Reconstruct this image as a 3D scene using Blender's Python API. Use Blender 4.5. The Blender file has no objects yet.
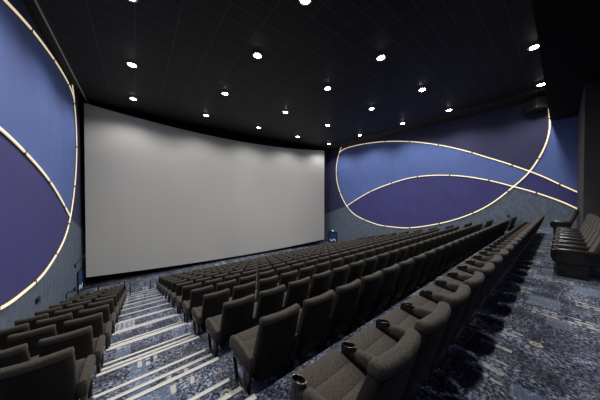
import bpy, bmesh, math, random
from mathutils import Vector
W = 0.58                      # seat pitch in metres: the unit every plan measure below is given in
CAM_H = 3.24                  # eye height over the rear cross aisle, in seat pitches
random.seed(4)
scene = bpy.context.scene
col = scene.collection
ORD = ['zeroth', 'first', 'second', 'third', 'fourth', 'fifth', 'sixth', 'seventh', 'eighth', 'ninth', 'tenth', 'eleventh', 'twelfth',
       'thirteenth', 'fourteenth', 'fifteenth', 'sixteenth', 'seventeenth', 'eighteenth', 'nineteenth', 'twentieth', 'twenty-first',
       'twenty-second', 'twenty-third', 'twenty-fourth', 'twenty-fifth', 'twenty-sixth', 'twenty-seventh', 'twenty-eighth']


def P(a, b, z):
    """plan units (along the rows, towards the screen, above the eye) -> metres with the rear cross aisle at z = 0"""
    return Vector((a * W, b * W, (z + CAM_H) * W))


# ------------------------------------------------------------------ materials
def mat(name, color, rough=0.8, metal=0.0, spec=0.5, emit=None, emit_s=0.0):
    m = bpy.data.materials.new(name)
    m.use_nodes = True
    b = m.node_tree.nodes['Principled BSDF']
    b.inputs['Base Color'].default_value = (*color, 1)
    b.inputs['Roughness'].default_value = rough
    b.inputs['Metallic'].default_value = metal
    b.inputs['Specular IOR Level'].default_value = spec
    if emit:
        b.inputs['Emission Color'].default_value = (*emit, 1)
        b.inputs['Emission Strength'].default_value = emit_s
    return m


def nd(m, typ, **kw):
    n = m.node_tree.nodes.new(typ)
    for k, v in kw.items():
        setattr(n, k, v)
    return n


def lk(m, a, b):
    m.node_tree.links.new(a, b)


def ramp(m, stops, fac, interp='LINEAR'):
    r = nd(m, 'ShaderNodeValToRGB')
    r.color_ramp.interpolation = interp
    e = r.color_ramp.elements
    while len(e) < len(stops):
        e.new(0.5)
    for el, (p, c) in zip(e, stops):
        el.position = p
        el.color = (*c, 1)
    lk(m, fac, r.inputs[0])
    return r.outputs[0]


def mix(m, fac, a, b, mode='MIX'):
    n = nd(m, 'ShaderNodeMix', data_type='RGBA', blend_type=mode)
    for s, v in ((n.inputs[0], fac), (n.inputs[6], a), (n.inputs[7], b)):
        if hasattr(v, 'links'):
            lk(m, v, s)
        elif isinstance(v, (int, float)):
            s.default_value = v
        else:
            s.default_value = (*v, 1)
    return n.outputs[2]


def math_n(m, op, a, b=None):
    n = nd(m, 'ShaderNodeMath', operation=op)
    for i, v in enumerate((a, b)):
        if v is None:
            continue
        if hasattr(v, 'links'):
            lk(m, v, n.inputs[i])
        else:
            n.inputs[i].default_value = v
    return n.outputs[0]


def coords(m, scale=(1, 1, 1), loc=(0, 0, 0), rot=(0, 0, 0)):
    tc = nd(m, 'ShaderNodeTexCoord')
    mp = nd(m, 'ShaderNodeMapping')
    mp.inputs['Scale'].default_value = scale
    mp.inputs['Location'].default_value = loc
    mp.inputs['Rotation'].default_value = rot
    lk(m, tc.outputs['Object'], mp.inputs[0])
    return mp.outputs[0]


def noise(m, vec, scale, detail=2, rough=0.5):
    n = nd(m, 'ShaderNodeTexNoise')
    n.inputs['Scale'].default_value = scale
    n.inputs['Detail'].default_value = detail
    n.inputs['Roughness'].default_value = rough
    lk(m, vec, n.inputs['Vector'])
    return n.outputs[0]


def bsdf(m):
    return m.node_tree.nodes['Principled BSDF']


def fabric(name, c0, c1, scale=60, sheen=0.0):
    m = mat(name, c0, 0.95, spec=0.15)
    v = coords(m)
    n = noise(m, v, scale, 4, 0.7)
    lk(m, ramp(m, [(0.3, c0), (0.7, c1)], n), bsdf(m).inputs['Base Color'])
    bsdf(m).inputs['Sheen Weight'].default_value = sheen
    bsdf(m).inputs['Sheen Roughness'].default_value = 0.5
    bp = nd(m, 'ShaderNodeBump')
    bp.inputs['Strength'].default_value = 0.35
    bp.inputs['Distance'].default_value = 0.004
    lk(m, noise(m, v, scale * 3, 3), bp.inputs['Height'])
    lk(m, bp.outputs[0], bsdf(m).inputs['Normal'])
    return m


M = {}
M['seat'] = fabric('seat_fabric', (0.026, 0.0225, 0.0195), (0.085, 0.074, 0.064), 70, 0.08)
M['seat_shaded'] = fabric('shaded_seat_fabric', (0.012, 0.010, 0.0085), (0.034, 0.028, 0.0235), 70, 0.06)  # same cloth darkened: shade on the upright backs put into its colour
M['shell'] = mat('black_plastic', (0.012, 0.011, 0.011), 0.45)
M['gloss'] = mat('glossy_black_plastic', (0.012, 0.011, 0.010), 0.22)
M['frame'] = mat('dark_metal', (0.03, 0.03, 0.03), 0.35, 0.6)
M['silver'] = mat('brushed_silver', (0.4, 0.4, 0.4), 0.3, 0.9)
M['leather'] = mat('black_leather', (0.03, 0.028, 0.026), 0.42)
M['black'] = mat('matt_black', (0.006, 0.006, 0.007), 0.9, spec=0.1)
M['soffit'] = mat('black_soffit', (0.006, 0.006, 0.007), 0.8, spec=0.15)
M['nosing'] = mat('pale_metal_nosing', (0.56, 0.55, 0.53), 0.42)
M['brown'] = mat('bronze_edge', (0.10, 0.075, 0.05), 0.4, 0.5)
M['led'] = mat('warm_light_strip', (0.8, 0.75, 0.6), 0.5, emit=(1.0, 0.82, 0.55), emit_s=0.72)
M['lamp'] = mat('lit_lamp', (1, 1, 1), 0.5, emit=(1.0, 0.96, 0.88), emit_s=60)
M['lamprim'] = mat('lamp_rim', (0.25, 0.25, 0.25), 0.4, 0.6)
M['white'] = mat('white_mark', (0.75, 0.77, 0.8), 0.6)
M['door'] = mat('blue_door', (0.022, 0.065, 0.20), 0.5)
M['green'] = mat('green_exit_lamp', (0.1, 0.6, 0.3), 0.5, emit=(0.35, 1.0, 0.6), emit_s=1.5)


def wall_paint(name, c, var=0.25, grain=3.0):
    m = mat(name, c, 0.75, spec=0.3)
    v = coords(m, (1, 1, 0.6))
    n = noise(m, v, grain, 5, 0.65)
    lo = tuple(x * (1 - var) for x in c)
    hi = tuple(x * (1 + var) for x in c)
    lk(m, ramp(m, [(0.3, lo), (0.7, hi)], n), bsdf(m).inputs['Base Color'])
    return m


M['navy'] = wall_paint('navy_wall', (0.042, 0.044, 0.110), 0.1, 1.0)
M['lightblue'] = wall_paint('light_blue_panel', (0.105, 0.160, 0.42), 0.08, 1.2)
M['purple'] = wall_paint('violet_panel', (0.058, 0.056, 0.20), 0.08, 1.2)
M['plaster'] = wall_paint('blue_grey_textured_wall', (0.115, 0.145, 0.20), 0.3, 5)
M['grey'] = wall_paint('grey_pillar', (0.05, 0.05, 0.053), 0.15, 2.0)


def screen_mat():
    m = mat('screen_fabric', (0.56, 0.56, 0.55), 0.85, spec=0.2)
    n = noise(m, coords(m, (1, 1, 0.4)), 0.25, 2)
    lk(m, ramp(m, [(0.3, (0.40, 0.40, 0.395)), (0.7, (0.45, 0.45, 0.44))], n), bsdf(m).inputs['Base Color'])
    return m


M['screen'] = screen_mat()


def ceiling_mat():
    m = mat('black_ceiling_tiles', (0.008, 0.008, 0.009), 0.6, spec=0.3)
    br = nd(m, 'ShaderNodeTexBrick', offset=0.0)
    br.inputs['Scale'].default_value = 1.0
    br.inputs['Brick Width'].default_value = 1.2
    br.inputs['Row Height'].default_value = 0.6
    br.inputs['Mortar Size'].default_value = 0.016
    br.inputs['Color1'].default_value = (0.009, 0.009, 0.010, 1)
    br.inputs['Color2'].default_value = (0.013, 0.013, 0.014, 1)
    br.inputs['Mortar'].default_value = (0.045, 0.045, 0.045, 1)
    lk(m, coords(m), br.inputs['Vector'])
    lk(m, br.outputs[0], bsdf(m).inputs['Base Color'])
    return m


M['ceiling'] = ceiling_mat()


F, SN, CS = 207.0, 0.7847, 0.6199      # lens in photo pixels, sine and cosine of the view's turn


def ground(x, y, h):
    fwd = h * F / (y - 197.5)
    r = (x - 300) / F * fwd
    return (CS * fwd + SN * r, SN * fwd - CS * r)


def carpet_mat():
    m = mat('patterned_blue_carpet', (0.1, 0.12, 0.2), 0.95, spec=0.1)
    v = coords(m)
    # mottled pile
    n1 = noise(m, v, 26, 6, 0.8)
    base = ramp(m, [(0.43, (0.010, 0.016, 0.036)), (0.5, (0.070, 0.090, 0.150)), (0.60, (0.42, 0.44, 0.49))], n1)
    base = mix(m, 1.0, base, ramp(m, [(0.38, (0.45, 0.45, 0.5)), (0.62, (1.25, 1.25, 1.25))], noise(m, v, 3.2, 3)), 'MULTIPLY')

    def brick(w, h, loc, c1, c2, mortar, ms, rot=0.0, off=0.37):
        b = nd(m, 'ShaderNodeTexBrick', offset=off)
        b.inputs['Scale'].default_value = 1
        b.inputs['Brick Width'].default_value = w
        b.inputs['Row Height'].default_value = h
        b.inputs['Mortar Size'].default_value = ms
        b.inputs['Color1'].default_value = (*c1, 1)
        b.inputs['Color2'].default_value = (*c2, 1)
        b.inputs['Mortar'].default_value = (*mortar, 1)
        lk(m, coords(m, loc=loc, rot=(0, 0, rot)), b.inputs['Vector'])
        return b.outputs[0]
    # long patches: pale blue / dark brown-grey
    t1 = brick(0.9, 0.22, (0.3, 0.1, 0), (0, 0, 0), (1, 1, 1), (0.5, 0.5, 0.5), 0.0, rot=math.pi / 2)
    pale = ramp(m, [(0.80, (0, 0, 0)), (0.84, (1, 1, 1))], t1)
    dark = ramp(m, [(0.24, (1, 1, 1)), (0.28, (0, 0, 0))], t1)
    c = mix(m, math_n(m, 'MULTIPLY', pale, 0.42), base, (0.20, 0.25, 0.37))
    c = mix(m, math_n(m, 'MULTIPLY', dark, 0.4), c, (0.050, 0.047, 0.052))
    # clusters of little cream bars
    bars = brick(0.22, 0.10, (0.0, 0.03, 0), (1, 1, 1), (1, 1, 1), (0, 0, 0), 0.024, rot=math.pi / 2, off=0.5)
    clus = brick(0.80, 0.30, (1.1, 0.05, 0), (0, 0, 0), (1, 1, 1), (0, 0, 0), 0.01, rot=math.pi / 2, off=0.43)
    cm = ramp(m, [(0.89, (0, 0, 0)), (0.90, (1, 1, 1))], clus)
    wob = ramp(m, [(0.36, (0, 0, 0)), (0.5, (1, 1, 1))], noise(m, v, 7, 3))
    sep = nd(m, 'ShaderNodeSeparateXYZ')
    lk(m, v, sep.inputs[0])

    def patch(p0, p1, w):
        """mask of one woven rectangle lying along the walkway floor"""
        (a0, b0), (a1, b1) = ground(*p0, CAM_H), ground(*p1, CAM_H)
        mx = math_n(m, 'LESS_THAN', math_n(m, 'ABSOLUTE', math_n(m, 'SUBTRACT', sep.outputs[0], (a0 + a1) / 2 * W)), w / 2)
        my = math_n(m, 'LESS_THAN', math_n(m, 'ABSOLUTE', math_n(m, 'SUBTRACT', sep.outputs[1], (b0 + b1) / 2 * W)), abs(b1 - b0) / 2 * W)
        return math_n(m, 'MULTIPLY', mx, my)

    def union(ms):
        o = ms[0]
        for q in ms[1:]:
            o = math_n(m, 'MAXIMUM', o, q)
        return o
    for sh in ([((530, 298), (562, 308), 0.5), ((576, 287), (602, 297), 0.55), ((548, 320), (575, 330), 0.35)]):
        c = mix(m, math_n(m, 'MULTIPLY', patch(*sh), 0.45), c, (0.24, 0.29, 0.40))
    strew = union([patch(*q) for q in (((511, 286), (533, 293), 0.34), ((535, 275), (575, 286), 0.38), ((523, 268), (538, 273), 0.36), ((525, 260), (541, 263), 0.4), ((532, 250), (545, 252), 0.4))])
    cm = math_n(m, 'MAXIMUM', cm, strew)
    f = math_n(m, 'MULTIPLY', math_n(m, 'MULTIPLY', bars, cm), wob)
    big = union([patch(*q) for q in (((483, 341), (514, 353), 0.065), ((486, 357), (509, 366), 0.035), ((480, 363), (492, 369), 0.085), ((493, 369.5), (506, 376), 0.085), ((467, 362), (478, 368), 0.07), ((474, 370), (490, 378), 0.04), ((492, 380), (504, 387), 0.04))])
    f = math_n(m, 'MAXIMUM', f, math_n(m, 'MULTIPLY', big, math_n(m, 'ADD', 0.35, math_n(m, 'MULTIPLY', wob, 0.65))))
    c = mix(m, math_n(m, 'MULTIPLY', f, 0.85), c, (0.52, 0.51, 0.49))
    # thin pale lines
    ln = brick(2.3, 0.55, (0.2, 0.7, 0), (0, 0, 0), (0, 0, 0), (1, 1, 1), 0.006, rot=0.06, off=0.3)
    lmask = ramp(m, [(0.52, (0, 0, 0)), (0.58, (1, 1, 1))], noise(m, v, 0.9, 1))
    c = mix(m, math_n(m, 'MULTIPLY', math_n(m, 'MULTIPLY', ln, lmask), 0.5), c, (0.45, 0.46, 0.48))
    # white flecks
    vo = nd(m, 'ShaderNodeTexVoronoi')
    vo.inputs['Scale'].default_value = 16
    lk(m, v, vo.inputs['Vector'])
    fl = ramp(m, [(0.14, (1, 1, 1)), (0.22, (0, 0, 0))], vo.outputs['Distance'])
    sel = ramp(m, [(0.55, (0, 0, 0)), (0.6, (1, 1, 1))], noise(m, v, 11, 2))
    c = mix(m, math_n(m, 'MULTIPLY', math_n(m, 'MULTIPLY', fl, sel), 0.8), c, (0.62, 0.66, 0.72))
    lk(m, c, bsdf(m).inputs['Base Color'])
    bp = nd(m, 'ShaderNodeBump')
    bp.inputs['Strength'].default_value = 0.4
    bp.inputs['Distance'].default_value = 0.006
    lk(m, noise(m, v, 120, 2), bp.inputs['Height'])
    lk(m, bp.outputs[0], bsdf(m).inputs['Normal'])
    return m


M['carpet'] = carpet_mat()


# ------------------------------------------------------------------ mesh helpers
def obj(name, bm, m, parent=None, smooth=False, loc=None):
    bmesh.ops.recalc_face_normals(bm, faces=bm.faces)
    me = bpy.data.meshes.new(name)
    bm.to_mesh(me)
    bm.free()
    me.materials.append(M[m] if isinstance(m, str) else m)
    if smooth:
        me.set_sharp_from_angle(angle=math.radians(40))
        me.polygons.foreach_set('use_smooth', [True] * len(me.polygons))
        me.update()
    o = bpy.data.objects.new(name, me)
    col.objects.link(o)
    if parent:
        o.parent = parent
    if loc is not None:
        o.location = loc
    return o


def thing(name, label, cat, loc=(0, 0, 0), rotz=0, group=None):
    o = bpy.data.objects.new(name, None)
    col.objects.link(o)
    o.location = loc
    o.rotation_euler = (0, 0, rotz)
    o.empty_display_size = 0.1
    return tag(o, label, cat, group)


def tag(o, label, cat, group=None):
    o['label'] = label
    o['category'] = cat
    if group:
        o['group'] = group
    return o


def struct(name, bm, m, parent=None, smooth=False):
    o = obj(name, bm, m, parent, smooth)
    o['kind'] = 'structure'
    return o


def box(bm, x0, x1, y0, y1, z0, z1, bev=0.0):
    vs = [bm.verts.new((x, y, z)) for x in (x0, x1) for y in (y0, y1) for z in (z0, z1)]
    fs = [bm.faces.new([vs[i] for i in q]) for q in ((0, 1, 3, 2), (4, 6, 7, 5), (0, 4, 5, 1), (2, 3, 7, 6), (0, 2, 6, 4), (1, 5, 7, 3))]
    if bev:
        es = list({e for f in fs for e in f.edges})
        bmesh.ops.bevel(bm, geom=es, offset=bev, segments=2, affect='EDGES', profile=0.6)
    return bm


def new():
    return bmesh.new()


def loft(bm, rings, cap=True):
    rows = [[bm.verts.new(p) for p in r] for r in rings]
    n = len(rows[0])
    for r0, r1 in zip(rows, rows[1:]):
        for i in range(n):
            bm.faces.new((r0[i], r0[(i + 1) % n], r1[(i + 1) % n], r1[i]))
    if cap:
        bm.faces.new(rows[0])
        bm.faces.new(rows[-1])
    return bm


def sup(n, p):
    """n points round a unit superellipse"""
    out = []
    for i in range(n):
        t = 2 * math.pi * (i + 0.5) / n
        c, s = math.cos(t), math.sin(t)
        out.append((math.copysign(abs(c) ** (2 / p), c), math.copysign(abs(s) ** (2 / p), s)))
    return out


def tube(bm, pts, r, n=8, closed=False):
    pts = [Vector(p) for p in pts]
    rings = []
    for i, p in enumerate(pts):
        a = pts[i - 1] if (i or closed) else p
        b = pts[(i + 1) % len(pts)] if (i < len(pts) - 1 or closed) else p
        d = (b - a).normalized()
        u = d.cross(Vector((0.13, 0.31, 0.94)) if abs(d.z) < 0.8 else Vector((1, 0.1, 0))).normalized()
        v = d.cross(u)
        rings.append([p + r * (math.cos(2 * math.pi * k / n) * u + math.sin(2 * math.pi * k / n) * v) for k in range(n)])
    if closed:
        rings.append(rings[0])
        rows = [[bm.verts.new(p) for p in rr] for rr in rings[:-1]]
        for j in range(len(rows)):
            r0, r1 = rows[j], rows[(j + 1) % len(rows)]
            for k in range(n):
                bm.faces.new((r0[k], r0[(k + 1) % n], r1[(k + 1) % n], r1[k]))
        return bm
    return loft(bm, rings)


def disc(bm, r, z0, z1, n=24, cx=0, cy=0):
    return loft(bm, [[(cx + r * math.cos(2 * math.pi * k / n), cy + r * math.sin(2 * math.pi * k / n), z) for k in range(n)] for z in (z0, z1)])


def ring(bm, r0, r1, z0, z1, n=24):
    def c(r, z):
        return [(r * math.cos(2 * math.pi * k / n), r * math.sin(2 * math.pi * k / n), z) for k in range(n)]
    return loft(bm, [c(r0, z0), c(r1, z0), c(r1, z1), c(r0, z1), c(r0, z0)], cap=False)


# ------------------------------------------------------------------ the room shell
A0, A1 = -4.8, 34.2           # side walls
BB, BF = -2.6, 34.6           # rear wall, front wall
CEIL = 10.7
Z0 = -CAM_H
PITCH, EDGE = 1.97, 3.09
ROWS = 12
AISLES = [(-0.85, 1.55), (28.65, 30.85)]


def zrow(n):
    return Z0 if n == 0 else -(3.83 + 0.53 * (n - 1))


def pbox(bm, a0, a1, b0, b1, z0, z1, bev=0.0):
    p, q = P(a0, b0, z0), P(a1, b1, z1)
    return box(bm, p.x, q.x, p.y, q.y, p.z, q.z, bev)


prof = [(BB, Z0), (EDGE, Z0)]
for n in range(1, ROWS + 2):
    e = EDGE + PITCH * (n - 1)
    prof += [(e, zrow(n)), (EDGE + PITCH * n if n <= ROWS else BF, zrow(n))]
prof += [(BF, -11.2), (BB, -11.2)]
bm = new()
loft(bm, [[P(A0, b, z) for b, z in prof], [P(A1, b, z) for b, z in prof]])
for a0, a1 in AISLES:         # half steps in the two stair aisles
    for n in range(1, ROWS + 2):
        e = EDGE + PITCH * (n - 1)
        pbox(bm, a0, a1, e - 0.02, e + 0.6, zrow(n) - 0.02, (zrow(n) + zrow(n - 1)) / 2)
floor = struct('floor', bm, 'carpet')

bm = new(); pbox(bm, A0 - 0.3, A1 + 0.3, BB - 0.3, BF + 0.3, CEIL, CEIL + 0.3); struct('ceiling', bm, 'ceiling')
bm = new(); pbox(bm, A0 - 0.3, A1 + 0.3, BF, BF + 0.3, -11.2, CEIL); struct('wall_front', bm, 'black')
bm = new(); pbox(bm, A0 - 0.3, A1 + 0.3, BB - 0.3, BB, -11.2, CEIL); struct('wall_back', bm, 'navy')
bm = new(); pbox(bm, A0 - 0.3, A0, BB, BF, -11.2, CEIL); wall_left = struct('wall_left', bm, 'navy')
bm = new(); pbox(bm, A1, A1 + 0.3, BB, BF, -11.2, CEIL); wall_right = struct('wall_right', bm, 'navy')
# dropped soffit over the rear cross aisle
bm = new(); pbox(bm, A0, A1, BB, 0.84, 8.05, CEIL); struct('trim_1', bm, 'soffit')
# plain plaster margins along both side walls and a pale bead along the left one
bm = new(); pbox(bm, -4.26, -4.19, 0.84, 33.5, CEIL - 0.06, CEIL); struct('trim_2', bm, 'nosing')
bm = new(); pbox(bm, 31.3, A1, 0.84, BF, CEIL - 0.10, CEIL); struct('trim_3', bm, wall_paint('brown_black_margin', (0.045, 0.038, 0.032), 0.2, 1.0))
# grey pier by the rear row
bm = new(); pbox(bm, 24.6, 34.1, BB, -0.92, Z0, 8.05, 0.01); struct('pillar_1', bm, 'grey')

# ------------------------------------------------------------------ swooping curves on the side walls


def on_wall(x, y):
    """where the sight line through a photo point meets the right-hand wall, in plan units"""
    t = (x - 300) / F
    b = A1 * (SN - t * CS) / (CS + t * SN)
    return (b, (197.5 - y) / F * (CS * A1 + SN * b))


CA = [on_wall(*p) for p in [(339.7, 152.4), (345, 149), (355, 146), (367.8, 143.6), (385, 141.8), (405.5, 141.7), (425, 143.3), (446, 146.6), (467, 151.5),
                            (486.6, 157.4), (504.6, 162.8), (529.4, 171.4), (545, 177.5), (560, 184.5), (576, 191.5)]]
CB = [on_wall(*p) for p in [(347.1, 206), (360, 197.5), (373.3, 190.3), (390, 183.8), (410, 178), (432.6, 175.4), (459.6, 175.9), (486.6, 179.9),
                            (513.5, 186.5), (536, 192.7), (560, 201), (576, 208)]]
CC = [on_wall(*p) for p in [(342.7, 145.3), (339.7, 152.4), (336.9, 164.7), (336.9, 178.5), (340.3, 192.3), (347.1, 206), (356.8, 215.6), (376, 223.9), (394, 227),
                            (412.3, 227.6), (441.5, 223.1), (468.5, 215), (491, 203.8), (513.5, 186.5), (529.4, 171.4), (542.8, 149.8), (548.6, 129.5), (547.7, 109)]]
for c in (CA, CB):            # run on behind the pier
    (b0, z0), (b1, z1) = c[-2], c[-1]
    s = (z1 - z0) / (b1 - b0)
    c.append((BB, z1 + s * (BB - b1)))


def spline(pts, k=8):
    out = []
    n = len(pts)
    for i in range(n - 1):
        p = [Vector((*pts[max(0, min(n - 1, j))], 0)) for j in (i - 1, i, i + 1, i + 2)]
        for t in range(k):
            t = t / k
            q = 0.5 * (2 * p[1] + (p[2] - p[0]) * t + (2 * p[0] - 5 * p[1] + 4 * p[2] - p[3]) * t * t + (3 * p[1] - p[0] - 3 * p[2] + p[3]) * t ** 3)
            out.append((q.x, q.y))
    out.append(tuple(pts[-1]))
    return out


K = 8
SA, SB, SC = spline(CA, K), spline(CB, K), spline(CC, K)
iA_C = 11 * K                 # where A meets C again
iB_C = 8 * K                  # where B meets C again
c_A0, c_B0, c_B1, c_A1 = 1 * K, 5 * K, 13 * K, 14 * K
lens_blue = SA[:iA_C + 1] + SC[c_B1:c_A1][::-1] + SB[:iB_C][::-1] + SC[c_A0 + 1:c_B0][::-1]
lens_violet = SB[:iB_C + 1] + SC[c_B0 + 1:c_B1][::-1]
rear_blue = SC[c_A1:] + [(SC[-1][0], 9.9), (BB, 9.9)] + SA[iA_C + 1:][::-1]
rear_violet = SA[iA_C:] + SB[iB_C:][::-1] + SC[c_B1 + 1:c_A1]
b_last, z_last = SB[0]
lower = [(BF, z_last - 2.3)] + SC[c_B0:c_B1] + SB[iB_C:]


def prism(poly, side, t0, t1):
    """a flat panel of thickness on a side wall; side +1 = right wall, -1 = left wall"""
    bm = new()
    a = lambda t: (A1 - t) if side > 0 else (A0 + t)
    v0 = [bm.verts.new(P(a(t0), b, z)) for b, z in poly]
    v1 = [bm.verts.new(P(a(t1), b, z)) for b, z in poly]
    f1, f0 = bm.faces.new(v1), bm.faces.new(v0)
    n = len(poly)
    for i in range(n):
        bm.faces.new((v0[i], v0[(i + 1) % n], v1[(i + 1) % n], v1[i]))
    bmesh.ops.triangulate(bm, faces=[f0, f1])
    return bm


def skirt(top, side, t0, t1, zb=-11.1):
    bm = new()
    a = lambda t: (A1 - t) if side > 0 else (A0 + t)
    return loft(bm, [[P(a(t0), b, zb), P(a(t1), b, zb), P(a(t1), b, z), P(a(t0), b, z)] for b, z in top])


def strip(path, side, half, t0, t1):
    """a ribbon of section half*2 x (t1-t0) following a path on a side wall"""
    bm = new()
    a = lambda t: (A1 - t) if side > 0 else (A0 + t)
    rings = []
    n = len(path)
    for i, (b, z) in enumerate(path):
        p, q = path[max(0, i - 1)], path[min(n - 1, i + 1)]
        d = Vector((q[0] - p[0], q[1] - p[1])).normalized()
        u = Vector((-d.y, d.x)) * half
        rings.append([P(a(t0), b - u.x, z - u.y), P(a(t1), b - u.x, z - u.y), P(a(t1), b + u.x, z + u.y), P(a(t0), b + u.x, z + u.y)])
    return loft(bm, rings)


def resample(path, step):
    out, acc = [], step * 0.5
    for p, q in zip(path, path[1:]):
        d = math.dist(p, q)
        while acc <= d and d > 0:
            t = acc / d
            out.append(((p[0] + (q[0] - p[0]) * t, p[1] + (q[1] - p[1]) * t), ((q[0] - p[0]) / d, (q[1] - p[1]) / d)))
            acc += step
        acc -= d
    return out


for side, wall, where in ((1, wall_right, 'far side wall'), (-1, wall_left, 'near side wall')):
    for nm, poly, m in (('lower_wall_panel', lower, 'plaster'), ('blue_panel', lens_blue, 'lightblue'), ('violet_panel', lens_violet, 'purple'),
                        ('blue_panel', rear_blue, 'lightblue'), ('violet_panel', rear_violet, 'purple')):
        o = obj(nm, skirt(poly, side, 0.0, 0.03) if poly is lower else prism(poly, side, 0.0, 0.03), m, wall)
    for path, what in ((SA, 'upper arched'), (SB, 'middle arched'), (SC, 'looping U-shaped')):
        t = thing('light_strip', f'warm glowing {what} light strip on the {where}', 'light strip', group='glowing curves on the side walls')
        obj('mounting_channel', strip(path, side, 0.115, 0.03, 0.08), 'brown', t)
        obj('glowing_lens', strip(path, side, 0.06, 0.05, 0.13), 'led', t)
        for (b, z), (db, dz) in resample(path, 4.2):
            obj('joint_clip', strip([(b - db * 0.07, z - dz * 0.07), (b + db * 0.07, z + dz * 0.07)], side, 0.12, 0.03, 0.14), 'brown', t)

# ------------------------------------------------------------------ screen
bm = new()
NU, NV = 48, 2
front, back = [], []
for i in range(NU + 1):
    u = -1 + 2 * i / NU
    k = (u + 1) / 2
    a = -4.4 + k * 36.1
    b = 32.3 - 0.6 * k + 1.35 * (1 - u * u)
    dz = -0.85 * (1 - u * u)
    zt, zb = 10.3 - 0.22 * k + dz, -8.77 - 0.23 * k + dz
    front.append([bm.verts.new(P(a, b, zb)), bm.verts.new(P(a, b, zt))])
    back.append([bm.verts.new(P(a, b + 0.1, zb)), bm.verts.new(P(a, b + 0.1, zt))])
for i in range(NU):
    f, g, h, j = front[i], front[i + 1], back[i], back[i + 1]
    bm.faces.new((f[0], g[0], g[1], f[1])); bm.faces.new((h[0], h[1], j[1], j[0]))
    bm.faces.new((f[1], g[1], j[1], h[1])); bm.faces.new((f[0], h[0], j[0], g[0]))
bm.faces.new((front[0][0], front[0][1], back[0][1], back[0][0]))
bm.faces.new((front[-1][0], back[-1][0], back[-1][1], front[-1][1]))
tag(obj('projection_screen', bm, 'screen', smooth=True), 'giant blank pale grey curved cinema screen across the front of the hall', 'screen')

# ------------------------------------------------------------------ doors at the front corners
for side, wall, n in ((-1, wall_left, 1), (1, wall_right, 2)):
    a = lambda t: (A1 - t) if side > 0 else (A0 + t)
    lo, hi = sorted((a(0.03), a(0.11)))
    bm = new(); pbox(bm, lo, hi, 30.3, 32.5, zrow(13), -7.75)
    d = struct(f'door_{n}', bm, 'door')
    bm = new()
    for b0, b1, z0, z1 in ((30.15, 30.3, zrow(13), -7.6), (32.5, 32.65, zrow(13), -7.6), (30.15, 32.65, -7.75, -7.6)):
        l2, h2 = sorted((a(0.03), a(0.16)))
        pbox(bm, l2, h2, b0, b1, z0, z1)
    obj('door_frame', bm, 'frame', d)
    # pale swoosh across the door
    pts = [(30.6 + 1.7 * k / 14, -9.55 + 0.28 * math.sin(k / 14 * 2 * math.pi) + (0.25 * k / 14)) for k in range(15)]
    obj('white_swoosh', strip(pts, side, 0.13, 0.10, 0.13), 'white', d)
    if side < 0:
        continue
    bm = new(); l3, h3 = sorted((a(0.03), a(0.2))); pbox(bm, l3, h3, 31.3, 31.55, -7.45, -7.3)
    tag(obj('exit_lamp', bm, 'green'), 'tiny green lamp above the blue door in the far front corner', 'lamp')

# ------------------------------------------------------------------ ceiling downlights
LA = [-0.2, 7.2, 14.7, 22.2, 30.0]
LB = [1.3, 8.65, 14.25, 21.5, 28.75]
LINE = ['along the near side wall', 'second out from the near side wall', 'down the middle', 'second out from the far side wall', 'along the far side wall']
LAMP_POWER = 400.0
lamp = None
sp = bpy.data.lights.new('lamp_beam', 'SPOT')
sp.energy = LAMP_POWER
sp.color = (1.0, 0.97, 0.92)
sp.spot_size = math.radians(152)
sp.spot_blend = 0.6
sp.shadow_soft_size = 0.13
for i, a in enumerate(LA):
    for j, b in enumerate(LB):
        root = thing('ceiling_downlight', f'lit downlight {LINE[i]}, {ORD[5 - j]} back from the screen', 'ceiling light',
                     P(a, b, CEIL), group='downlights in the black ceiling')
        if lamp is None:
            lamp = root
            ringo = obj('trim_ring', ring(new(), 0.15, 0.21, -0.045, 0.0), 'lamprim', root, True)
            bm = new()
            loft(bm, [[(r * math.cos(2 * math.pi * k / 20), r * math.sin(2 * math.pi * k / 20), z) for k in range(20)] for r, z in ((0.155, -0.005), (0.155, -0.03), (0.12, -0.06), (0.06, -0.075), (0.01, -0.08))])
            lens = obj('lit_lens', bm, 'lamp', root, True)
        else:
            for s in (ringo, lens):
                c = s.copy(); col.objects.link(c); c.parent = root
        lo = bpy.data.objects.new('lamp_beam', sp)
        col.objects.link(lo)
        lo.parent = root
        lo.location = (0, 0, -0.25)

# ------------------------------------------------------------------ cinema seats
def back_rings(z_list, hw, th, p=4.5, n=26, wrap=0.04):
    """rings of the backrest stack: (z, y of the rear face, width factor, thickness)"""
    out = []
    e = sup(n, p)
    for z, y, wf, t in z_list:
        out.append([(hw * wf * c, y - 0.018 + t * (0.5 + 0.5 * s) + wrap * (c * c) * wf, z) for c, s in e])
    return out


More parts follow.
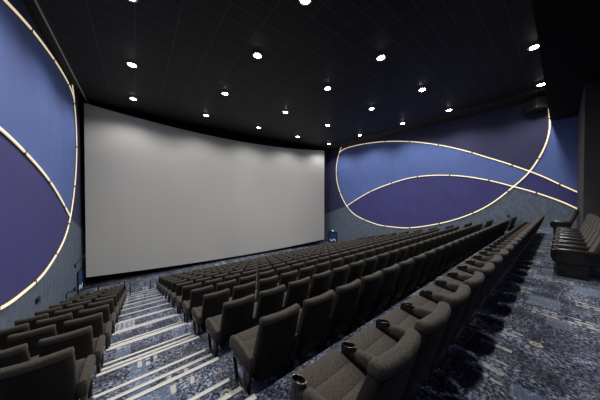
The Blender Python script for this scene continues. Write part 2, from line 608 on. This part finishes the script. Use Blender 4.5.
def make_seat(arms, cups):
    root = thing('cinema_seat', 'x', 'seat')
    # padded backrest
    L = [(0.24, 0.225, 0.88, 0.04), (0.25, 0.215, 0.96, 0.10), (0.42, 0.160, 1.0, 0.125), (0.60, 0.105, 1.0, 0.125), (0.76, 0.060, 1.0, 0.11), (0.918, 0.018, 0.985, 0.092), (0.926, 0.022, 0.975, 0.085)]
    obj('backrest', loft(new(), back_rings(L, 0.247, 0.12, 7)), 'seat_shaded', root, True)
    # head roll with the seam under it
    L = [(0.926, 0.022, 0.972, 0.085), (0.932, 0.014, 0.99, 0.098), (0.955, 0.010, 0.99, 0.100), (0.978, 0.010, 0.98, 0.096), (0.991, 0.016, 0.96, 0.082), (0.999, 0.028, 0.925, 0.055), (1.001, 0.042, 0.87, 0.025)]
    obj('headrest', loft(new(), back_rings(L, 0.247, 0.12, 7)), 'seat', root, True)
    # black shell low behind the padding, standing in for the shade there
    L = [(0.20, 0.235, 0.80, 0.03), (0.21, 0.225, 0.86, 0.05), (0.36, 0.178, 0.92, 0.05), (0.50, 0.140, 0.94, 0.03), (0.505, 0.142, 0.90, 0.02)]
    obj('back_shade_shell', loft(new(), back_rings(L, 0.252, 0.05)), 'shell', root, True)
    # seat cushion with stitched channels across it
    e = sup(24, 5)
    rings = []
    prof_c = [(0.27, 0.5, 0.05), (0.28, 0.93, 0.115), (0.40, 0.985, 0.125), (0.43, 0.985, 0.126), (0.44, 0.975, 0.112), (0.45, 0.985, 0.126), (0.56, 1.0, 0.13), (0.59, 1.0, 0.13), (0.60, 0.99, 0.116), (0.61, 1.0, 0.13),
              (0.70, 1.0, 0.135), (0.75, 0.985, 0.13), (0.785, 0.95, 0.10), (0.80, 0.85, 0.05)]
    for y, wf, h in prof_c:
        zc = 0.35 + 0.11 * (y - 0.27)
        rings.append([(0.245 * wf * c, y, zc + h * 0.5 * s + (0.018 * c * c if s > 0 else 0)) for c, s in e])
    obj('seat_cushion', loft(new(), rings), 'seat', root, True)
    bm = new(); box(bm, -0.2, 0.2, 0.29, 0.70, 0.26, 0.36, 0.015); obj('seat_pan', bm, 'shell', root)
    for s in arms:
        x = s * 0.287
        # slim glossy arm with a padded top and a cup holder at its front
        ea = sup(14, 4)
        rings = []
        for y, wf, z0, z1 in ((0.19, 0.7, 0.38, 0.50), (0.21, 1.0, 0.33, 0.54), (0.40, 1.0, 0.33, 0.54), (0.60, 1.0, 0.31, 0.525 if cups else 0.50), (0.70, 1.0, 0.30, 0.50 if cups else 0.46), (0.74, 0.8, 0.33, 0.44)):
            rings.append([(x + 0.036 * wf * c, y, (z0 + z1) / 2 + (z1 - z0) / 2 * q) for c, q in ea])
        arm = obj('armrest', loft(new(), rings), 'gloss', root, True)
        rings = []
        low = ((0.17, 0.7, 0.50, 0.55), (0.185, 1.0, 0.46, 0.575), (0.34, 1.0, 0.44, 0.578), (0.48, 1.0, 0.44, 0.565), (0.56, 0.95, 0.45, 0.545), (0.585, 0.7, 0.48, 0.52))
        full = ((0.17, 0.7, 0.44, 0.52), (0.185, 1.0, 0.37, 0.55), (0.34, 1.0, 0.36, 0.56), (0.56, 1.0, 0.35, 0.555), (0.68, 1.0, 0.335, 0.535), (0.74, 0.97, 0.34, 0.50), (0.765, 0.7, 0.38, 0.45))
        for y, wf, z0, z1 in (low if cups else full):
            rings.append([(x + 0.0415 * wf * c, y, (z0 + z1) / 2 + (z1 - z0) / 2 * q) for c, q in sup(14, 3)])
        obj('arm_pad', loft(new(), rings), 'seat', arm, True)
        bm = new()
        n = 18

        def oval(rx, ry, z, dy=0.0):
            return [(x + rx * math.cos(2 * math.pi * k / n), 0.665 + dy + ry * math.sin(2 * math.pi * k / n), z - 0.02 * math.sin(2 * math.pi * k / n)) for k in range(n)]
        if cups:
            loft(bm, [oval(0.030, 0.06, 0.30, -0.02), oval(0.040, 0.078, 0.42), oval(0.0415, 0.080, 0.525), oval(0.041, 0.080, 0.538), oval(0.034, 0.068, 0.538), oval(0.030, 0.060, 0.46)])
            obj('cup_holder', bm, 'gloss', arm, True)
        else:
            bm.free()
        # looped side frame down to the floor
        bm = new()
        loop = [(x, 0.20, 0.36), (x, 0.30, 0.33), (x, 0.58, 0.31), (x, 0.66, 0.32), (x, 0.68, 0.27), (x, 0.65, 0.18), (x, 0.60, 0.06), (x, 0.56, 0.03), (x, 0.36, 0.03), (x, 0.32, 0.06), (x, 0.24, 0.28)]
        tube(bm, loop, 0.022, 8, True)
        lg = obj('leg', bm, 'frame', root, True)
        bm = new(); box(bm, x - 0.035, x + 0.035, 0.33, 0.62, 0.0, 0.022, 0.006); obj('foot_plate', bm, 'frame', lg)
        bm = new(); box(bm, x - 0.012, x + 0.012, 0.24, 0.40, 0.12, 0.32, 0.008); obj('side_panel', bm, 'shell', root)
    return root


KIDS = {}


def kids(o):
    if o.name not in KIDS:
        KIDS[o.name] = [c for c in o.children]
    return KIDS[o.name]


def dup(o, parent=None):
    c = o.copy(); col.objects.link(c)
    if parent:
        c.parent = parent
    for k in kids(o):
        dup(k, c)
    return c


HFOV = 300 / F


def screen_size(a, b, z):
    fwd = CS * a + SN * b
    if fwd < 0.4:
        return 0
    x = (SN * a - CS * b) / fwd
    y = z / fwd
    if x < -1.62 or x > 1.50 or y < -1.22:
        return 0
    return 1 / (fwd * fwd)


spots = []
for n in range(0, ROWS + 1):
    for i in range(27):
        a = 2.1 + i
        arms = (-1, 1) if i == 26 else (-1,)
        spots.append((a, 0.915 if n == 0 else 3.10 + PITCH * (n - 1), zrow(n), arms,
                      f'grey seat, {ORD[i + 1]} from the stairs, in the {ORD[n + 1]} long row down from the walkway', f'long row {ORD[n + 1]} from the walkway'))
for n in range(2, 12):
    for i in range(3):
        spots.append((-1.31 - i, 3.10 + PITCH * (n - 1) + (0.12 if n == 2 else 0), zrow(n), (1, -1) if i == 2 else (1,),
                      f'grey seat, {ORD[i + 1]} from the stairs, {ORD[n - 1]} row of the short block by the near wall', 'seats of the short block by the near wall'))
for n in range(1, 12):
    for i in range(3):
        spots.append((31.4 + i, 3.10 + PITCH * (n - 1), zrow(n), (-1, 1) if i == 2 else (-1,),
                      f'grey seat, {ORD[3 - i]} from the wall, {ORD[n]} row of the short block by the far wall', 'seats of the short block by the far wall'))
scored = [(screen_size(a, b + 0.4, z + 1.0), k) for k, (a, b, z, *_r) in enumerate(spots)]
scored = [s for s in scored if s[0] > 0]
scored.sort(reverse=True)
near = [spots[k] for _s, k in scored[:293]]
rest = [spots[k] for _s, k in scored[293:]]
protos = {}
for a, b, z, arms, label, grp in near:
    key = (tuple(sorted(arms)), z == Z0)
    if key not in protos:
        o = protos[key] = make_seat(arms, key[1])
    else:
        o = dup(protos[key])
    o['label'] = label
    o['group'] = grp
    o.location = P(a, b, z)
# the smallest, farthest seats as one mass
src = {n: [k for k in kids(protos[((-1,), False)]) if k.name.startswith(n)][0].data for n in ('backrest', 'headrest', 'seat_cushion', 'armrest', 'leg')}
mb = new()
slots = ['seat_shaded', 'seat', 'seat', 'seat', 'frame']
for a, b, z, *_r in rest:
    off = P(a, b, z)
    for si, me in enumerate(src.values()):
        v0, f0 = len(mb.verts), len(mb.faces)
        mb.from_mesh(me)
        mb.verts.ensure_lookup_table(); mb.faces.ensure_lookup_table()
        for v in mb.verts[v0:]:
            v.co += off
        for f in mb.faces[f0:]:
            f.material_index = si
me = bpy.data.meshes.new('distant_seats')
mb.to_mesh(me); mb.free()
for s in slots:
    me.materials.append(M[s])
far = bpy.data.objects.new('distant_seats', me)
col.objects.link(far)
tag(far, 'remaining small grey seats of the lowest rows in front of the screen', 'seats')
far['kind'] = 'stuff'

# ------------------------------------------------------------------ rear row of black recliners
def make_recliner():
    root = thing('recliner_seat', 'x', 'seat')
    e = sup(22, 4.5)
    hw = 0.30
    L = [(0.28, 0.30, 0.9, 0.05), (0.30, 0.27, 0.95, 0.12), (0.5, 0.20, 1, 0.15), (0.75, 0.11, 1, 0.15), (0.95, 0.05, 1, 0.14), (1.02, 0.035, 0.99, 0.125), (1.08, 0.015, 1.0, 0.15), (1.18, -0.005, 1.0, 0.15), (1.25, 0.0, 0.96, 0.12), (1.275, 0.03, 0.88, 0.05)]
    obj('backrest', loft(new(), back_rings(L, hw, 0.15)), 'seat', root, True)
    rings = []
    for y, wf, h in ((0.32, 0.6, 0.06), (0.34, 0.95, 0.13), (0.5, 1, 0.14), (0.53, 1, 0.125), (0.56, 1, 0.14), (0.8, 1, 0.14), (0.86, 0.97, 0.11), (0.88, 0.85, 0.05)):
        rings.append([(0.30 * wf * c, y, 0.40 + 0.12 * (y - 0.3) + h * 0.5 * s) for c, s in e])
    obj('seat_cushion', loft(new(), rings), 'leather', root, True)
    ea = sup(16, 4)
    for s in (-1, 1):
        x = s * 0.35
        rings = [[(x + 0.045 * wf * c, y, (z0 + z1) / 2 + (z1 - z0) / 2 * q) for c, q in ea]
                 for y, wf, z0, z1 in ((0.20, 0.6, 0.45, 0.6), (0.23, 1, 0.36, 0.66), (0.5, 1, 0.30, 0.68), (0.78, 1, 0.30, 0.67), (0.86, 0.95, 0.36, 0.65), (0.89, 0.6, 0.45, 0.6))]
        ar = obj('armrest', loft(new(), rings), 'gloss', root, True)
        bm = new(); ring_pts = ring(bm, 0.028, 0.04, 0.0, 0.018, 16)
        for v in bm.verts:
            v.co += Vector((x, 0.80, 0.67))
        obj('cup_holder', bm, 'silver', ar, True)
        bm = new(); box(bm, x - 0.02, x + 0.02, 0.34, 0.78, 0.0, 0.34, 0.01); obj('leg', bm, 'frame', root)
    bm = new(); box(bm, -0.28, 0.28, 0.36, 0.74, 0.20, 0.36, 0.02); obj('seat_pan', bm, 'shell', root)
    return root


rec = None
pos = [14.3 + 1.385 * k for k in range(7)] + [29.8]
for k, a in enumerate(pos):
    if rec is None:
        rec = o = make_recliner()
    else:
        o = dup(rec)
    o['label'] = 'lone dark high-backed seat in front of the grey pier, beyond the rear row' if k == 7 else f'dark high-backed seat facing the walkway, {ORD[k + 1]} of the row along the back wall'
    o['group'] = 'high-backed seats along the back wall'
    o.location = P(a, -0.88 if k == 7 else -1.25, Z0)

# ------------------------------------------------------------------ stair nosings, three pale strips per row
POSN = ['upper', 'middle', 'lower']
for n in range(1, ROWS + 2):
    e = EDGE + PITCH * (n - 1)
    zs = (zrow(n - 1), (zrow(n) + zrow(n - 1)) / 2, zrow(n))
    for k in range(3):
        b = (e - 0.085, e + 0.50, e + 1.16)[k]
        bm = new()
        pbox(bm, -0.80, 1.50, b, b + 0.09, zs[k], zs[k] + 0.02, 0.003)
        if k < 2:             # turned down over the riser
            pbox(bm, -0.80, 1.50, b + 0.075, b + 0.10, zs[k] - 0.06, zs[k] + 0.02, 0.002)
        tag(obj('stair_nosing', bm, 'nosing'), f'pale nosing strip on the stairs, {POSN[k]} of the {ORD[n]} trio down from the walkway', 'stair nosing', 'pale strips on the stairs')

# ------------------------------------------------------------------ rails at the foot of the stairs
def rail(name, label, pts, posts, r=0.025):
    t = thing(name, label, 'handrail', group='rails at the foot of the stairs')
    bm = new(); tube(bm, [P(*p) for p in pts], r, 8); obj('top_rail', bm, 'frame', t, True)
    for a, b, z0, z1 in posts:
        bm = new(); tube(bm, [P(a, b, z0), P(a, b, z1)], r, 8); obj('post', bm, 'frame', t, True)
    return t


zf = zrow(11)
rail('guard_rail', 'dark tubular guard rail in front of the short near-wall block',
     [(-4.45, 24.4, zf + 1.40), (-4.38, 24.4, zf + 1.52), (-4.25, 24.4, zf + 1.57), (-0.9, 24.4, zf + 1.57)],
     [(-4.45, 24.4, zrow(11), zf + 1.40), (-2.6, 24.4, zrow(11), zf + 1.56), (-0.9, 24.4, zrow(11), zf + 1.58)])
rail('guard_rail', 'short dark rail with two posts at the foot of the stairs',
     [(-0.85, 25.2, zrow(12) + 1.35), (-0.55, 26.2, zrow(12) + 1.35)], [(-0.85, 25.2, zrow(12), zrow(12) + 1.36), (-0.55, 26.2, zrow(12), zrow(12) + 1.36)])
bm = new(); tube(bm, [P(1.1, 27.4, zrow(13)), P(1.1, 27.4, zrow(13) + 1.25)], 0.03, 8)
bmesh.ops.translate(bm, verts=bm.verts, vec=(0, 0, 0.0))
tag(obj('stair_post', bm, 'frame', smooth=True), 'single dark post standing on the carpet below the long rows', 'post')

# ------------------------------------------------------------------ small fittings
def floor_plate(a, b, z, label):
    t = thing('floor_plate', label, 'floor plate', P(a, b, z), group='round plates set into the carpet')
    obj('brass_ring', ring(new(), 0.03, 0.062, 0.0, 0.012), mat('brass_plate', (0.27, 0.25, 0.22), 0.45, 0.3), t, True)
    obj('dark_centre', disc(new(), 0.031, 0.0, 0.008), 'shell', t, True)
    bm = new(); disc(bm, 0.01, 0.008, 0.012, 12); obj('centre_screw', bm, 'silver', t, True)


g = ground(538, 346.5, CAM_H); floor_plate(g[0], g[1], Z0, 'round pale-rimmed plate in the walkway carpet behind the upper row')
g = ground(225, 397, -zrow(1)); floor_plate(g[0], g[1], zrow(1), 'round plate in the carpet at the head of the stairs')


def wall_box(name, label, cat, side, b, z, hb, hz, dep, m, grp=None):
    a = sorted(((A1 - 0.03, A1 - 0.03 - dep) if side > 0 else (A0 + 0.03, A0 + 0.03 + dep)))
    bm = new(); pbox(bm, a[0], a[1], b - hb, b + hb, z - hz, z + hz, 0.008)
    return tag(obj(name, bm, m), label, cat, grp)


def left_at(x, y):
    t = (x - 300) / F
    b = A0 * (SN - t * CS) / (CS + t * SN)
    return (b, (197.5 - y) / F * (CS * A0 + SN * b))


q = left_at(34, 301); wall_box('wall_socket', 'small black fitting low on the near grey wall beside the glowing curve', 'wall fitting', -1, *q, 0.22, 0.14, 0.12, 'shell', 'small wall fittings')
q = left_at(72, 290); wall_box('wall_socket', 'small black fitting low on the near wall beside the blue door', 'wall fitting', -1, *q, 0.2, 0.14, 0.12, 'shell', 'small wall fittings')
q = on_wall(509, 216); wall_box('wall_socket', 'small black fitting on the far wall above the short block', 'wall fitting', 1, *q, 0.09, 0.13, 0.12, 'shell', 'small wall fittings')
# bracket above the near door
t = thing('wall_bracket', 'thin dark bracket on the near wall above the blue door', 'bracket')
q = left_at(76, 262)
bm = new(); tube(bm, [P(A0 + 0.05, q[0] - 1.2, q[1] - 0.1), P(A0 + 0.35, q[0] + 1.0, q[1] + 0.25)], 0.02, 8); obj('arm', bm, 'frame', t, True)
bm = new(); pbox(bm, A0 + 0.03, A0 + 0.15, q[0] - 1.35, q[0] - 1.1, q[1] - 0.25, q[1] + 0.05); obj('mounting_plate', bm, 'shell', t)
bm = new(); pbox(bm, A0 + 0.28, A0 + 0.45, q[0] + 0.9, q[0] + 1.15, q[1] + 0.1, q[1] + 0.42); obj('bracket_head', bm, 'shell', t)
# speaker hanging at the top of the far wall
t = thing('wall_speaker', 'dark square speaker under the ceiling at the tip of the far glowing curve', 'speaker', P(A1 - 1.0, 1.75, 9.75), rotz=math.radians(35))
bm = new(); box(bm, -0.45, 0.45, -0.30, 0.30, -0.30, 0.34, 0.03); obj('cabinet', bm, mat('speaker_cabinet', (0.03, 0.028, 0.026), 0.6), t)
bm = new()
for x0, x1, z0, z1 in ((-0.36, 0.36, 0.15, 0.22), (-0.36, 0.36, -0.22, -0.15), (-0.36, -0.28, -0.15, 0.15), (0.28, 0.36, -0.15, 0.15)):
    box(bm, x0, x1, -0.33, -0.29, z0, z1)
obj('grille_frame', bm, 'lamprim', t)
bm = new(); box(bm, -0.05, 0.05, -0.05, 0.05, 0.33, 0.56); obj('ceiling_bracket', bm, 'frame', t)

# ------------------------------------------------------------------ camera and colour
cam = bpy.data.cameras.new('camera')
cam.sensor_width = 36
cam.lens = F / 600 * 36
cam.clip_start = 0.02
co = bpy.data.objects.new('camera', cam)
col.objects.link(co)
co.location = P(0, 0, 0)
yaw = math.atan2(CS, SN)      # turned from straight at the screen towards the rows' far end
co.rotation_euler = (math.radians(90 - 0.69), 0, -yaw)
scene.camera = co
w = bpy.data.worlds.new('world')
scene.world = w
w.use_nodes = True
w.node_tree.nodes['Background'].inputs[0].default_value = (0, 0, 0, 1)
vs = scene.view_settings
scene.display_settings.display_device = 'sRGB'
vs.view_transform = 'Standard'
vs.look = 'None'
vs.exposure = 0.0
vs.gamma = 1.0
vs.use_curve_mapping = False
scene.cycles.max_bounces = 6
scene.cycles.use_denoising = True
